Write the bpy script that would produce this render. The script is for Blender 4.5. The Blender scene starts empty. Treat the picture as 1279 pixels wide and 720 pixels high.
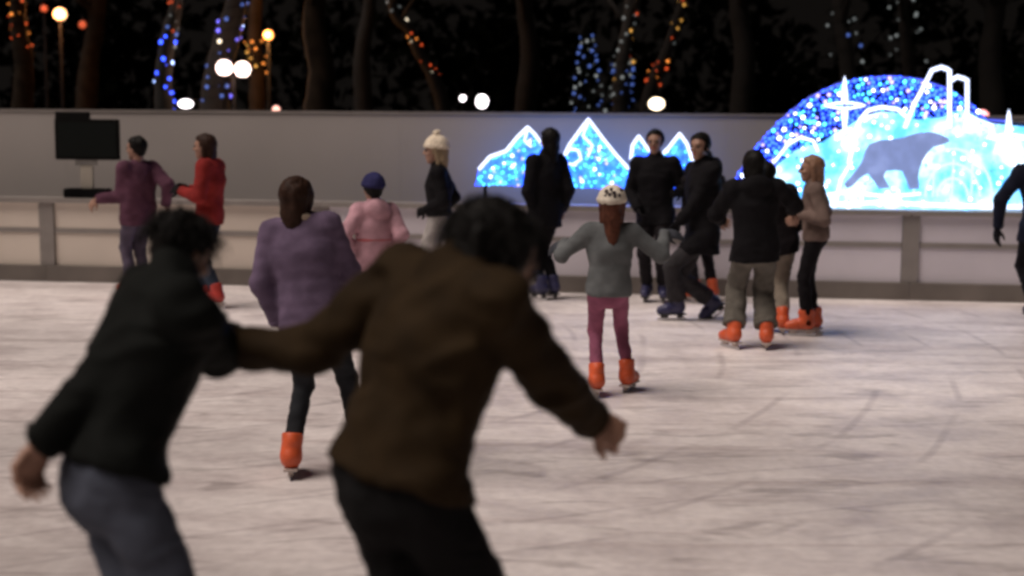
import bpy, math, random
import numpy as np
from mathutils import Vector, Matrix

random.seed(7)
rng = np.random.default_rng(7)
scene = bpy.context.scene
COL = scene.collection
R = math.radians

# ------------------------------------------------------------------ camera geometry
PW, PH, FPX = 1279.0, 720.0, 1757.0
CAMZ = 1.78
PITCH = math.atan2(360 - 145.0, FPX)
ROLL = R(0.40)
fwd = np.array([0, math.cos(PITCH), -math.sin(PITCH)])
up0 = np.array([0, math.sin(PITCH), math.cos(PITCH)])
r0 = np.array([1.0, 0, 0])
cright = r0 * math.cos(ROLL) + up0 * math.sin(ROLL)
cup = -r0 * math.sin(ROLL) + up0 * math.cos(ROLL)
CAMP = np.array([0, 0, CAMZ])


def ray(px, py):
    return fwd * FPX + cright * (px - PW / 2) - cup * (py - PH / 2)


def ground(px, py):
    d = ray(px, py)
    return CAMP + d * (-CAMZ / d[2])


def at(px, py, Y):
    d = ray(px, py)
    return CAMP + d * (Y / d[1])


# ------------------------------------------------------------------ materials
MATS = {}


def new_mat(name):
    m = bpy.data.materials.new(name)
    m.use_nodes = True
    nt = m.node_tree
    return m, nt, nt.nodes, nt.links, nt.nodes['Principled BSDF']


def fabric(col, rough=0.85, scale=9.0, vary=0.28, bump=0.25, sheen=0.0):
    key = ('fabric', tuple(col), rough, scale)
    if key in MATS:
        return MATS[key]
    m, nt, N, L, b = new_mat('fabric')
    tc = N.new('ShaderNodeTexCoord')
    n = N.new('ShaderNodeTexNoise'); n.inputs['Scale'].default_value = scale; n.inputs['Detail'].default_value = 6
    L.new(tc.outputs['Object'], n.inputs['Vector'])
    r = N.new('ShaderNodeValToRGB')
    r.color_ramp.elements[0].position = 0.3; r.color_ramp.elements[1].position = 0.72
    lo = [c * (1 - vary) for c in col]; hi = [min(1, c * (1 + vary)) for c in col]
    r.color_ramp.elements[0].color = (*lo, 1); r.color_ramp.elements[1].color = (*hi, 1)
    L.new(n.outputs['Fac'], r.inputs['Fac']); L.new(r.outputs['Color'], b.inputs['Base Color'])
    n2 = N.new('ShaderNodeTexNoise'); n2.inputs['Scale'].default_value = 260; n2.inputs['Detail'].default_value = 2
    L.new(tc.outputs['Object'], n2.inputs['Vector'])
    bp = N.new('ShaderNodeBump'); bp.inputs['Strength'].default_value = bump; bp.inputs['Distance'].default_value = 0.004
    L.new(n2.outputs['Fac'], bp.inputs['Height']); L.new(bp.outputs['Normal'], b.inputs['Normal'])
    b.inputs['Roughness'].default_value = rough
    b.inputs['Specular IOR Level'].default_value = 0.12
    MATS[key] = m
    return m


def plain(name, col, rough=0.6, metal=0.0, scale=6.0, vary=0.15, bump=0.0, spec=0.5):
    key = (name, tuple(col), rough, metal)
    if key in MATS:
        return MATS[key]
    m, nt, N, L, b = new_mat(name)
    tc = N.new('ShaderNodeTexCoord')
    n = N.new('ShaderNodeTexNoise'); n.inputs['Scale'].default_value = scale; n.inputs['Detail'].default_value = 7
    L.new(tc.outputs['Object'], n.inputs['Vector'])
    r = N.new('ShaderNodeValToRGB')
    r.color_ramp.elements[0].position = 0.25; r.color_ramp.elements[1].position = 0.75
    r.color_ramp.elements[0].color = (*[c * (1 - vary) for c in col], 1)
    r.color_ramp.elements[1].color = (*[min(1, c * (1 + vary)) for c in col], 1)
    L.new(n.outputs['Fac'], r.inputs['Fac']); L.new(r.outputs['Color'], b.inputs['Base Color'])
    b.inputs['Roughness'].default_value = rough; b.inputs['Metallic'].default_value = metal
    b.inputs['Specular IOR Level'].default_value = spec
    if bump:
        bp = N.new('ShaderNodeBump'); bp.inputs['Strength'].default_value = bump; bp.inputs['Distance'].default_value = 0.02
        L.new(n.outputs['Fac'], bp.inputs['Height']); L.new(bp.outputs['Normal'], b.inputs['Normal'])
    MATS[key] = m
    return m


def emit(name, col, strength):
    key = (name, tuple(col), strength)
    if key in MATS:
        return MATS[key]
    m, nt, N, L, b = new_mat(name)
    b.inputs['Base Color'].default_value = (*[min(1, c) * 0.5 for c in col], 1)
    b.inputs['Emission Color'].default_value = (*col, 1)
    b.inputs['Emission Strength'].default_value = strength
    MATS[key] = m
    return m


def backlit(name, c0, c1, c2, strength, scale):
    """translucent diffuser with LED nets behind it: uneven blue to white light"""
    m, nt, N, L, b = new_mat(name)
    tc = N.new('ShaderNodeTexCoord')
    n = N.new('ShaderNodeTexNoise'); n.inputs['Scale'].default_value = scale; n.inputs['Detail'].default_value = 4
    L.new(tc.outputs['Object'], n.inputs['Vector'])
    r = N.new('ShaderNodeValToRGB'); e = r.color_ramp.elements
    e[0].position = 0.38; e[0].color = (*c0, 1); e[1].position = 0.66; e[1].color = (*c2, 1)
    x = e.new(0.52); x.color = (*c1, 1)
    L.new(n.outputs['Fac'], r.inputs['Fac'])
    L.new(r.outputs['Color'], b.inputs['Emission Color'])
    b.inputs['Emission Strength'].default_value = strength
    b.inputs['Base Color'].default_value = (0.2, 0.25, 0.35, 1)
    return m


SKIN = plain('skin', (0.34, 0.19, 0.135), 0.55, 0, 14, 0.12)
LIPS = plain('lips', (0.35, 0.1, 0.09), 0.5, 0, 14, 0.1)
HAIRB = plain('hair', (0.005, 0.0045, 0.004), 0.6, 0, 40, 0.4, 0.15, .15)
HAIRBR = plain('hair', (0.030, 0.014, 0.009), 0.6, 0, 40, 0.4, 0.15, .15)
HAIRRED = plain('hair', (0.085, 0.03, 0.018), 0.6, 0, 40, 0.4, 0.15, .15)
HAIRBL = plain('hair', (0.24, 0.13, 0.08), 0.5, 0, 40, 0.4, 0.3)
EYE = plain('eye', (0.06, 0.04, 0.03), 0.15, 0, 5, 0.1)
STEEL = plain('steel', (0.6, 0.6, 0.62), 0.25, 1.0, 5, 0.1)
BOOT = {'orange': plain('boot_plastic', (0.64, 0.105, 0.035), 0.45, 0, 8, 0.25),
        'dark': plain('boot_plastic', (0.03, 0.03, 0.085), 0.45, 0, 8, 0.25),
        'red': plain('boot_plastic', (0.42, 0.04, 0.03), 0.45, 0, 8, 0.25)}
HOLD = plain('blade_holder', (0.5, 0.42, 0.38), 0.5, 0, 8, 0.15)
HOLDK = plain('blade_holder', (0.03, 0.03, 0.03), 0.5, 0, 8, 0.15)
BLACKM = plain('black_metal', (0.006, 0.006, 0.007), 0.9, 0.0, 8, 0.3, 0, .05)
GREYM = plain('grey_metal', (0.2, 0.19, 0.18), 0.55, 0.4, 8, 0.3)


# ------------------------------------------------------------------ object helpers
def link(name, me, mat=None, parent=None, loc=None):
    o = bpy.data.objects.new(name, me)
    COL.objects.link(o)
    if me is not None and mat is not None:
        for mm in (mat if isinstance(mat, (list, tuple)) else [mat]):
            me.materials.append(mm)
    if loc is not None:
        o.location = loc
    if parent is not None:
        o.parent = parent
    return o


def thing(name, label, cat, loc, group=None):
    o = link(name, None, loc=Vector(loc))
    tag(o, label, cat, group)
    return o


def tag(o, label, cat, group=None):
    o['label'] = label; o['category'] = cat
    if group:
        o['group'] = group
    return o


def mesh(name, V, F, smooth=True):
    me = bpy.data.meshes.new(name)
    me.from_pydata([tuple(map(float, v)) for v in V], [], [tuple(map(int, f)) for f in F])
    me.update()
    if smooth:
        me.polygons.foreach_set('use_smooth', [True] * len(me.polygons))
    return me


class MB:
    """collects boxes, prisms and tubes and links them as ONE mesh object"""

    def __init__(s):
        s.V = []; s.F = []

    def add(s, V, F):
        o = len(s.V)
        s.V += [np.array(v, float) for v in V]
        s.F += [[i + o for i in f] for f in F]

    def box(s, c, u, v, w, bev=0.0):
        c, u, v, w = [np.array(q, float) for q in (c, u, v, w)]
        if not bev:
            P = [c + a * u + b * v + d * w for a in (-1, 1) for b in (-1, 1) for d in (-1, 1)]
            s.add(P, [(0, 1, 3, 2), (4, 6, 7, 5), (0, 4, 5, 1), (2, 3, 7, 6), (0, 2, 6, 4), (1, 5, 7, 3)])
            return
        # box with chamfered edges along w: octagonal prism
        lu, lv = np.linalg.norm(u), np.linalg.norm(v)
        bu, bv = bev / lu, bev / lv
        ring = [(-1 + bu, -1), (1 - bu, -1), (1, -1 + bv), (1, 1 - bv), (1 - bu, 1), (-1 + bu, 1), (-1, 1 - bv), (-1, -1 + bv)]
        s.prism([c + a * u + b * v - w for a, b in ring], 2 * w)

    def prism(s, poly, ext):
        n = len(poly); ext = np.array(ext, float)
        P = [np.array(p, float) for p in poly]
        s.add(P + [p + ext for p in P], [tuple(range(n))[::-1], tuple(range(n, 2 * n))] +
              [(i, (i + 1) % n, (i + 1) % n + n, i + n) for i in range(n)])

    def tube(s, pts, rad, n=8, closed=False):
        pts = [np.array(p, float) for p in pts]
        m = len(pts)
        rads = rad if isinstance(rad, (list, tuple, np.ndarray)) else [rad] * m
        ref = None; V = []; F = []
        for i, p in enumerate(pts):
            a = pts[(i - 1) % m] if closed else pts[max(i - 1, 0)]
            b = pts[(i + 1) % m] if closed else pts[min(i + 1, m - 1)]
            t = b - a; t /= np.linalg.norm(t) + 1e-9
            if ref is None:
                ref = np.array([1, 0, 0.]) if abs(t[0]) < 0.9 else np.array([0, 1., 0])
            ref = ref - t * ref.dot(t); ref /= np.linalg.norm(ref) + 1e-9
            q = np.cross(t, ref)
            for k in range(n):
                an = 2 * math.pi * k / n
                V.append(p + rads[i] * (math.cos(an) * ref + math.sin(an) * q))
        rng_i = range(m if closed else m - 1)
        for i in rng_i:
            j = (i + 1) % m
            for k in range(n):
                F.append((i * n + k, i * n + (k + 1) % n, j * n + (k + 1) % n, j * n + k))
        if not closed:
            F.append(tuple(range(n))[::-1]); F.append(tuple((m - 1) * n + k for k in range(n)))
        s.add(V, F)

    def ball(s, c, r, sub=1, sc=(1, 1, 1)):
        V, F = ICO[sub]
        s.add([np.array(c) + v * r * np.array(sc) for v in V], F)

    def build(s, name, mat, parent=None, smooth=False, loc=None):
        V = s.V
        if parent is not None and loc is None:
            pl = np.array(world_loc(parent))
            V = [v - pl for v in V]
        elif loc is not None:
            V = [v - np.array(loc) for v in V]
        o = link(name, mesh(name, V, s.F, smooth), mat, parent, loc=Vector(loc) if loc is not None else None)
        return o


def world_loc(o):
    v = Vector((0, 0, 0))
    while o is not None:
        v = v + o.location
        o = o.parent
    return v


def make_ico():
    import bmesh
    d = {}
    for sub in (1, 2, 3):
        bm = bmesh.new(); bmesh.ops.create_icosphere(bm, subdivisions=sub, radius=1.0)
        bm.verts.ensure_lookup_table()
        d[sub] = ([np.array(v.co) for v in bm.verts], [tuple(v.index for v in f.verts) for f in bm.faces])
        bm.free()
    return d


ICO = make_ico()


def unit(v):
    v = np.array(v, float)
    return v / (np.linalg.norm(v) + 1e-12)


# ------------------------------------------------------------------ distance fields -> continuous bodies and clothes
def vnoise(P, freq, seed):
    q = P * freq + seed * 17.31
    i = np.floor(q).astype(np.int64); f = q - i; f = f * f * (3 - 2 * f)

    def h(a, b, c):
        n = (a * 73856093) ^ (b * 19349663) ^ (c * 83492791) ^ (seed * 7919)
        n = (n * 1103515245 + 12345) & 0x7fffffff
        n = ((n >> 13) ^ n) * 60493 & 0x7fffffff
        return (n % 10007) / 10007.0
    r = 0
    for dx in (0, 1):
        for dy in (0, 1):
            for dz in (0, 1):
                w = (f[:, 0] if dx else 1 - f[:, 0]) * (f[:, 1] if dy else 1 - f[:, 1]) * (f[:, 2] if dz else 1 - f[:, 2])
                r = r + w * h(i[:, 0] + dx, i[:, 1] + dy, i[:, 2] + dz)
    return r


def smin(a, b, k):
    if k <= 0:
        return np.minimum(a, b)
    h = np.clip(0.5 + 0.5 * (b - a) / k, 0, 1)
    return b + (a - b) * h - k * h * (1 - h)


def rcone(P, a, b, ra, rb, n=None, fac=1.0):
    a = np.asarray(a, float); b = np.asarray(b, float)
    ab = b - a; L2 = ab.dot(ab) + 1e-9
    d = P - a
    t = np.clip(d @ ab / L2, 0, 1)
    q = d - t[:, None] * ab
    if n is not None:
        q = q + (q @ n)[:, None] * (fac - 1) * n
    return np.sqrt((q * q).sum(1)) - (ra + (rb - ra) * t)


def ellip(P, c, fr, rad):
    q = (P - c) @ np.array(fr).T
    rad = np.array(rad)
    k0 = np.sqrt(((q / rad) ** 2).sum(1)); k1 = np.sqrt(((q / rad ** 2) ** 2).sum(1)) + 1e-9
    return k0 * (k0 - 1) / k1


def surfnet(fn, lo, hi, h):
    lo = np.array(lo, float) - 2 * h; hi = np.array(hi, float) + 2 * h
    n = np.ceil((hi - lo) / h).astype(int) + 1
    xs = [lo[i] + h * np.arange(n[i]) for i in range(3)]
    G = np.stack(np.meshgrid(*xs, indexing='ij'), -1).reshape(-1, 3)
    f = np.concatenate([fn(G[i:i + 400000]) for i in range(0, len(G), 400000)]).reshape(n)
    s = f < 0
    c = [s[dx:n[0] - 1 + dx, dy:n[1] - 1 + dy, dz:n[2] - 1 + dz] for dx in (0, 1) for dy in (0, 1) for dz in (0, 1)]
    cnt = sum(x.astype(np.int8) for x in c)
    act = np.argwhere((cnt > 0) & (cnt < 8))
    if len(act) == 0:
        return np.zeros((0, 3)), []
    idx = -np.ones(n - 1, int); idx[tuple(act.T)] = np.arange(len(act))
    offs = [(dx, dy, dz) for dx in (0, 1) for dy in (0, 1) for dz in (0, 1)]
    val = {o: f[act[:, 0] + o[0], act[:, 1] + o[1], act[:, 2] + o[2]] for o in offs}
    acc = np.zeros((len(act), 3)); num = np.zeros(len(act))
    for o in offs:
        for ax in range(3):
            if o[ax] == 0:
                p = list(o); p[ax] = 1; p = tuple(p)
                a, b = val[o], val[p]; m = (a < 0) != (b < 0)
                t = np.where(m, a / np.where(m, a - b, 1), 0)
                pt = np.tile(np.array(o, float), (len(act), 1)); pt[:, ax] += t
                acc += pt * m[:, None]; num += m
    V = lo + (act + acc / num[:, None]) * h
    F = []
    for ax in range(3):
        u, v = (ax + 1) % 3, (ax + 2) % 3
        sl0 = [slice(None)] * 3; sl1 = [slice(None)] * 3
        sl0[ax] = slice(0, -1); sl1[ax] = slice(1, None)
        a, b = s[tuple(sl0)], s[tuple(sl1)]
        e = np.argwhere(a != b)
        e = e[(e[:, u] > 0) & (e[:, v] > 0) & (e[:, u] < n[u] - 1) & (e[:, v] < n[v] - 1)]
        if len(e) == 0:
            continue
        flip = ~a[tuple(e.T)]
        q = []
        for du, dv in ((-1, -1), (0, -1), (0, 0), (-1, 0)):
            k = e.copy(); k[:, u] += du; k[:, v] += dv
            q.append(idx[tuple(k.T)])
        q = np.stack(q, 1); q[flip] = q[flip][:, ::-1]
        F.append(q)
    F = np.concatenate(F)
    return V, F[(F >= 0).all(1)]


def vert_normals(V, F):
    F = np.asarray(F)
    n = np.cross(V[F[:, 2]] - V[F[:, 0]], V[F[:, 3]] - V[F[:, 1]])
    N = np.zeros_like(V)
    for k in range(4):
        np.add.at(N, F[:, k], n)
    return N / (np.linalg.norm(N, axis=1)[:, None] + 1e-12)


def wrinkle(V, F, amp, freq, seed, stretch=None):
    if amp == 0 or len(V) == 0:
        return V
    N = vert_normals(V, F)
    Q = V if stretch is None else V * np.array(stretch)
    a = vnoise(Q, freq, seed); b = vnoise(Q + 3.7, freq * 2.3, seed + 5)
    warp = vnoise(Q, freq * 0.6, seed + 9)
    r = 1 - np.abs(2 * vnoise(Q + (warp[:, None] - 0.5) * 0.15, freq * 1.4, seed + 3) - 1)
    return V + N * (amp * ((a - 0.5) + 0.4 * (b - 0.5) + 0.8 * (r - 0.5)))[:, None]


def sdf_obj(name, fn, pts, pad, h, mat, root, wr=(0, 8, 1), stretch=None):
    pts = np.array(pts)
    V, F = surfnet(fn, pts.min(0) - pad, pts.max(0) + pad, h)
    V = wrinkle(V, F, *wr, stretch=stretch)
    rl = np.array(world_loc(root))
    return link(name, mesh(name, V - rl, F), mat, root)


# ------------------------------------------------------------------ people
WARN = []


def ik(a, t, l1, l2, pole, tag_=''):
    d = t - a; L = np.linalg.norm(d)
    if L > (l1 + l2) * 0.995:
        WARN.append('%s stretch %.2f' % (tag_, L / (l1 + l2)))
        k = L / ((l1 + l2) * 0.995)
        if k < 1.12:      # tiny overreach: lengthen the limb a little rather than lose contact
            l1 *= k * 1.002; l2 *= k * 1.002
        else:
            L = (l1 + l2) * 0.995
    u = unit(d)
    t2 = a + u * L
    x = (l1 * l1 - l2 * l2 + L * L) / (2 * L)
    hgt = math.sqrt(max(l1 * l1 - x * x, 0))
    p = np.array(pole, float); p = p - u * p.dot(u); p = unit(p)
    return a + u * x + p * hgt, t2


def hand_prims(w, d, n, k, curl, side):
    """five-finger hand at wrist w, direction d, palm normal n; side +1: thumb towards +s"""
    d = unit(d); n = unit(n - d * np.dot(n, d)); s = np.cross(n, d) * side
    pr = [('c', w - d * 0.015 * k, w + d * 0.015 * k, 0.029 * k, 0.026 * k)]
    pal = w + d * 0.05 * k
    pr.append(('e', pal, (d, s, n), (0.052 * k, 0.042 * k, 0.017 * k)))
    for j, (off, ln) in enumerate(((0.030, 0.068), (0.010, 0.077), (-0.010, 0.071), (-0.029, 0.056))):
        base = w + d * 0.085 * k + s * off * k
        c1, c2 = curl * (0.9 + 0.08 * j), curl * (1.9 + 0.1 * j)
        e1 = d * math.cos(c1) + n * math.sin(c1) + s * off * 1.5
        e2 = d * math.cos(c2) + n * math.sin(c2) + s * off
        m = base + e1 * ln * 0.55 * k
        pr.append(('c', base - d * 0.03 * k, base, 0.0095 * k, 0.0095 * k))
        pr.append(('c', base, m, 0.0093 * k, 0.0085 * k))
        pr.append(('c', m, m + e2 * ln * 0.5 * k, 0.0085 * k, 0.007 * k))
    tb = w + d * 0.03 * k + s * 0.03 * k
    t1 = unit(d * 0.65 + s * 0.7 + n * 0.35); t2 = unit(d * 0.95 + s * 0.15 + n * (0.35 + curl * 0.4))
    m = tb + t1 * 0.038 * k
    pr += [('c', tb, m, 0.014 * k, 0.011 * k), ('c', m, m + t2 * 0.038 * k, 0.0105 * k, 0.008 * k)]
    return pr


def eval_prims(P, pr, k):
    d = None
    for q in pr:
        if q[0] == 'c':
            x = rcone(P, *q[1:])
        else:
            x = ellip(P, *q[1:])
        d = x if d is None else smin(d, x, k)
    return d


def person(label, H, feet, pel, neck, head, yaw, hands, group='ice skaters on the rink', hyaw=None, hpitch=0.0,
           jacket=None, trousers=None, hair=HAIRB, hairstyle='short', hat=None, boots='orange', bulk=1.0, leg_bulk=1.0,
           hem=0.14, wr=0.012, quilt=0.0, gloves=None, D=None, res=1.0, collar=None, hood=False, hs=1.0, elbow=None,
           kneepole=None, seed=1, curl=0.5, female=False, loose=1.0, stripe=None):
    k = H / 1.7
    f0 = feet[0]
    if D is None:
        g0 = ground(f0[0], f0[1]); D = g0[1]

    def W(p):
        q = at(p[0], p[1], D + (p[2] if len(p) > 2 else 0))
        return q
    fy = lambda a: np.array([-math.sin(R(a)), math.cos(R(a)), 0.0])
    face = fy(yaw)
    lat0 = np.array([face[1], -face[0], 0.0])           # the person's right
    pelv, nk, hd = W(pel), W(neck), W(head)
    w = unit(nk - pelv)
    lat = unit(lat0 - w * lat0.dot(w))
    front = np.cross(w, lat)
    shw = (0.178 if not female else 0.16) * k
    hipw = 0.088 * k
    sh = {'L': nk - w * 0.045 * k - lat * shw, 'R': nk - w * 0.045 * k + lat * shw}
    hip = {'L': pelv - lat * hipw - w * 0.02 * k, 'R': pelv + lat * hipw - w * 0.02 * k}
    root = thing('person', label, 'person', tuple((pelv * [1, 1, 0])), group)
    rl = np.array(root.location)
    # arms
    el, wrist = {}, {}
    for s in 'LR':
        tgt = W(hands[s])
        pole = (elbow or {}).get(s)
        if pole is None:
            pole = -face * 0.6 + (lat if s == 'R' else -lat) * 0.5 + np.array([0, 0, -0.8])
        el[s], wrist[s] = ik(sh[s], tgt, 0.295 * k, 0.25 * k, pole, label[:24] + ' arm' + s)
    # legs
    kn, an, fdir, fup = {}, {}, {}, {}
    for s, ft in zip('LR', feet):
        fyaw = ft[2] if len(ft) > 2 else yaw
        t = fy(fyaw); upv = np.array([0, 0, 1.0])
        if len(ft) > 3:                                   # lifted foot: ankle pixel, depth offset, toe pitch
            a = W((ft[0], ft[1], ft[3])); pt = R(ft[4])
            t, upv = t * math.cos(pt) + upv * math.sin(pt), upv * math.cos(pt) - t * math.sin(pt)
        else:
            a = ground(ft[0], ft[1]) + np.array([0, 0, 0.145 * (0.5 + 0.5 * k)])
        pole = face if kneepole is None else np.array(kneepole.get(s, face), float)
        kn[s], an[s] = ik(hip[s], a, 0.43 * k, 0.405 * k, pole, label[:24] + ' leg' + s)
        fdir[s], fup[s] = t, upv
    # ---- head frame
    hy = yaw if hyaw is None else hyaw
    hf = fy(hy); hr = np.array([hf[1], -hf[0], 0.0]); hp = R(hpitch)
    hf, hu = hf * math.cos(hp) - np.array([0, 0, 1.0]) * math.sin(hp), np.array([0, 0, 1.0]) * math.cos(hp) + hf * math.sin(hp)
    fr = (hr, hf, hu)
    hh = 0.225 * (0.45 + 0.55 * k) * hs
    X = lambda x, y, z: hd + (hr * x + hf * y + hu * z) * hh

    def head_fn(P):
        d = ellip(P, X(0, -.05, .13), fr, np.array((.335, .42, .37)) * hh)
        d = smin(d, ellip(P, X(0, .12, -.17), fr, np.array((.25, .26, .33)) * hh), .10 * hh)
        d = smin(d, rcone(P, X(-.05, .26, -.42), X(.05, .26, -.42), .08 * hh, .08 * hh), .10 * hh)
        d = smin(d, rcone(P, X(-.14, .33, .13), X(.14, .33, .13), .055 * hh, .055 * hh), .06 * hh)
        for s in (-1, 1):
            e = rcone(P, X(.145 * s, .45, .03), X(.145 * s, .45, .03), .085 * hh, .085 * hh)
            d = -smin(-d, e, .05 * hh)
            d = smin(d, ellip(P, X(.19 * s, .27, -.1), fr, np.array((.09, .08, .07)) * hh), .06 * hh)
            d = smin(d, ellip(P, X(.335 * s, -.03, -.01), fr, np.array((.035, .085, .135)) * hh), .03 * hh)
        d = smin(d, rcone(P, X(0, .385, .07), X(0, .475, -.095), .028 * hh, .052 * hh), .05 * hh)
        d = smin(d, rcone(P, X(-.05, .40, -.11), X(.05, .40, -.11), .04 * hh, .04 * hh), .03 * hh)
        d = smin(d, ellip(P, X(0, .355, -.225), fr, np.array((.10, .05, .026)) * hh), .02 * hh)
        d = smin(d, ellip(P, X(0, .35, -.28), fr, np.array((.085, .05, .03)) * hh), .02 * hh)
        d = smin(d, rcone(P, X(0, -.1, -.2), nk - w * 0.03 * k, .21 * hh, .062 * k), .06 * hh)
        return d

    def frame_fn(P):
        d = rcone(P, pelv, nk - w * .12 * k, .11 * k, .12 * k, front, 1.4)
        d = smin(d, rcone(P, nk - w * .12 * k, nk, .1 * k, .05 * k), .05)
        for s in 'LR':
            d = smin(d, rcone(P, nk - w * .06 * k, sh[s], .05 * k, .05 * k), .04)
            d = smin(d, rcone(P, sh[s], el[s], .046 * k, .036 * k), .03)
            d = smin(d, rcone(P, el[s], wrist[s], .036 * k, .026 * k), .02)
            d = smin(d, rcone(P, pelv, hip[s], .09 * k, .075 * k), .05)
            d = smin(d, rcone(P, hip[s], kn[s], .072 * k, .048 * k), .03)
            d = smin(d, rcone(P, kn[s], an[s], .048 * k, .034 * k), .02)
        return d
    hv, hfc = surfnet(head_fn, hd - hh * .75, hd + hh * .75, 0.0075 * res)
    jp = np.array([pelv, nk, sh['L'], sh['R'], el['L'], el['R'], wrist['L'], wrist['R'], kn['L'], kn['R'], an['L'], an['R']])
    bv, bf = surfnet(frame_fn, jp.min(0) - .14, jp.max(0) + .14, 0.024)
    VV = [hv, bv]; FF = [hfc, bf + len(hv)]; nn = len(hv) + len(bv)
    lipc = X(0, .385, -.25)
    glove_parts = []
    for s in 'LR':
        d = unit(wrist[s] - el[s])
        hdv = (hands.get(s + 'd'))
        if hdv is not None:
            d = unit(np.array(hdv, float))
        n = front * 0.4 - (lat if s == 'R' else -lat) * 1.0 + np.array([0, 0, -.4])
        pr = hand_prims(wrist[s], d, n, k * 1.02 * (1.1 if gloves else 1.0), curl, 1 if s == 'R' else -1)
        lo = wrist[s] - .2 * k; hi = wrist[s] + .2 * k
        v, f = surfnet(lambda P: eval_prims(P, pr, 0.006 * k), lo, hi, 0.0055 if res < 1 else 0.0075)
        if gloves is not None:
            glove_parts.append((v, f))
        else:
            VV.append(v); FF.append(f + nn); nn += len(v)
    V = np.concatenate(VV); F = np.concatenate(FF)
    me = mesh('body', V - rl, F)
    body = link('body', me, [SKIN, LIPS], root)
    cen = V[F[:, 0]]
    q = (cen - lipc) @ np.array(fr).T / hh
    mi = (((q / np.array((.11, .06, .06))) ** 2).sum(1) < 1).astype(np.int32)
    me.polygons.foreach_set('material_index', mi)
    for v, f in glove_parts:
        link('glove', mesh('glove', v - rl, f), gloves, root)
    for s in (-1, 1):
        b = MB(); b.ball(X(.145 * s, .355, .03), .062 * hh, 2); b.build('eye', EYE, root, True)
    # ---- trousers
    tb = leg_bulk
    cut = {s: an[s] + unit(kn[s] - an[s]) * 0.055 * k for s in 'LR'}

    def tr_fn(P):
        d = rcone(P, pelv + w * .06 * k, pelv - w * .03 * k, .128 * k * bulk ** .5, .142 * k * bulk ** .5, front, 1.3)
        for s in 'LR':
            ax = unit(an[s] - kn[s])
            a = rcone(P, hip[s], kn[s], .092 * k * min(tb, 1.04), .066 * k * tb)
            c = rcone(P, kn[s], an[s], .066 * k * tb, .056 * k * tb * loose)
            c = np.maximum(c, (P - cut[s]) @ ax)
            d = smin(d, smin(a, c, .02), .035)
        return d
    sdf_obj('trousers', tr_fn, [pelv, kn['L'], kn['R'], an['L'], an['R']], .2, 0.0135 * res, trousers, root,
            (0.011 * tb, 11, seed + 40), (1, 1, 1.5))
    # ---- jacket
    bk = bulk
    hemc = pelv - w * hem * k
    low = np.array([0, 0, -1.0])

    def jk_fn(P):
        d = rcone(P, hemc, pelv + w * .10 * k, .165 * k * bk, .15 * k * bk, front, 1.38)
        d = smin(d, rcone(P, pelv + w * .10 * k, nk - w * .17 * k, .15 * k * bk, .172 * k * bk, front, 1.42), .05)
        d = smin(d, rcone(P, nk - w * .17 * k, nk - w * .03 * k, .165 * k * bk, .085 * k * bk, front, 1.3), .05)
        for s in 'LR':
            d = smin(d, rcone(P, hip[s], hip[s] + (kn[s] - hip[s]) * .5, (.092 * min(leg_bulk, 1.04) + .016) * k, (.082 * leg_bulk + .012) * k), .03)
        d = smin(d, rcone(P, pelv + w * .06 * k, pelv - w * .03 * k, .14 * k * bulk ** .5, .155 * k * bulk ** .5, front, 1.28), .03)
        d = np.maximum(d, -((P - hemc) @ w))
        for s in 'LR':
            d = smin(d, rcone(P, nk - w * .055 * k, sh[s], .068 * k, .068 * k * bk), .05)
            ax = unit(wrist[s] - el[s])
            a = rcone(P, sh[s], el[s], .070 * k * bk, .058 * k * bk)
            c = rcone(P, el[s], wrist[s], .058 * k * bk, .044 * k * bk)
            c = np.maximum(c, (P - wrist[s]) @ ax - 0.005)
            d = smin(d, smin(a, c, .02), .03)
        if collar is None or collar == 'high':
            d = smin(d, rcone(P, nk - w * .02 * k, nk + unit(hd - nk) * .035 * k, .078 * k, .074 * k), .02)
        if hood:
            d = smin(d, ellip(P, nk - front * .10 * k - w * .02 * k, (lat, front, w), (.12 * k, .075 * k, .10 * k)), .03)
        if quilt:
            hh_ = (P - pelv) @ w
            d = d - quilt * (np.abs(np.sin(hh_ * math.pi / (.075 * k))) ** .6)
        return d
    jpts = [hemc, pelv, nk, sh['L'], sh['R'], el['L'], el['R'], wrist['L'], wrist['R']]
    sdf_obj('jacket', jk_fn, jpts, .2 * bk, 0.0135 * res if not quilt else 0.012 * res, jacket, root, (wr, 8, seed), (1, 1, 1.3))
    if collar not in (None, 'high', 'none'):
        m = MB(); cc = nk + unit(hd - nk) * .02 * k
        m.tube([cc + (lat * math.cos(a) + front * math.sin(a)) * .082 * k + w * .012 * k * math.sin(3 * a) for a in np.linspace(0, 2 * math.pi, 22)[:-1]],
               [.026 * k + .004 * math.sin(5 * i) for i in range(21)], 8, True)
        m.build('collar', collar, root, True)
    if stripe is not None:
        m = MB(); cc = pelv + w * .17 * k
        m.tube([cc + lat * math.cos(a) * .158 * k * bk + front * math.sin(a) * .115 * k * bk for a in np.linspace(0, 2 * math.pi, 30)[:-1]], .016 * k, 6, True)
        m.build('belt_band', stripe, root, True)
    if res < 1:                                             # knitted cuffs of the near jackets
        ang = np.linspace(0, 2 * math.pi, 26)[:-1]
        for s in 'LR':
            ax = unit(wrist[s] - el[s]); c1 = unit(np.cross(ax, [.3, .5, .8])); c2 = np.cross(ax, c1); m = MB()
            m.tube([wrist[s] - ax * .012 + (c1 * math.cos(a) + c2 * math.sin(a)) * .046 * k * bk for a in ang], .008, 6, True)
            m.build('cuff', jacket, root, True)
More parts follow.
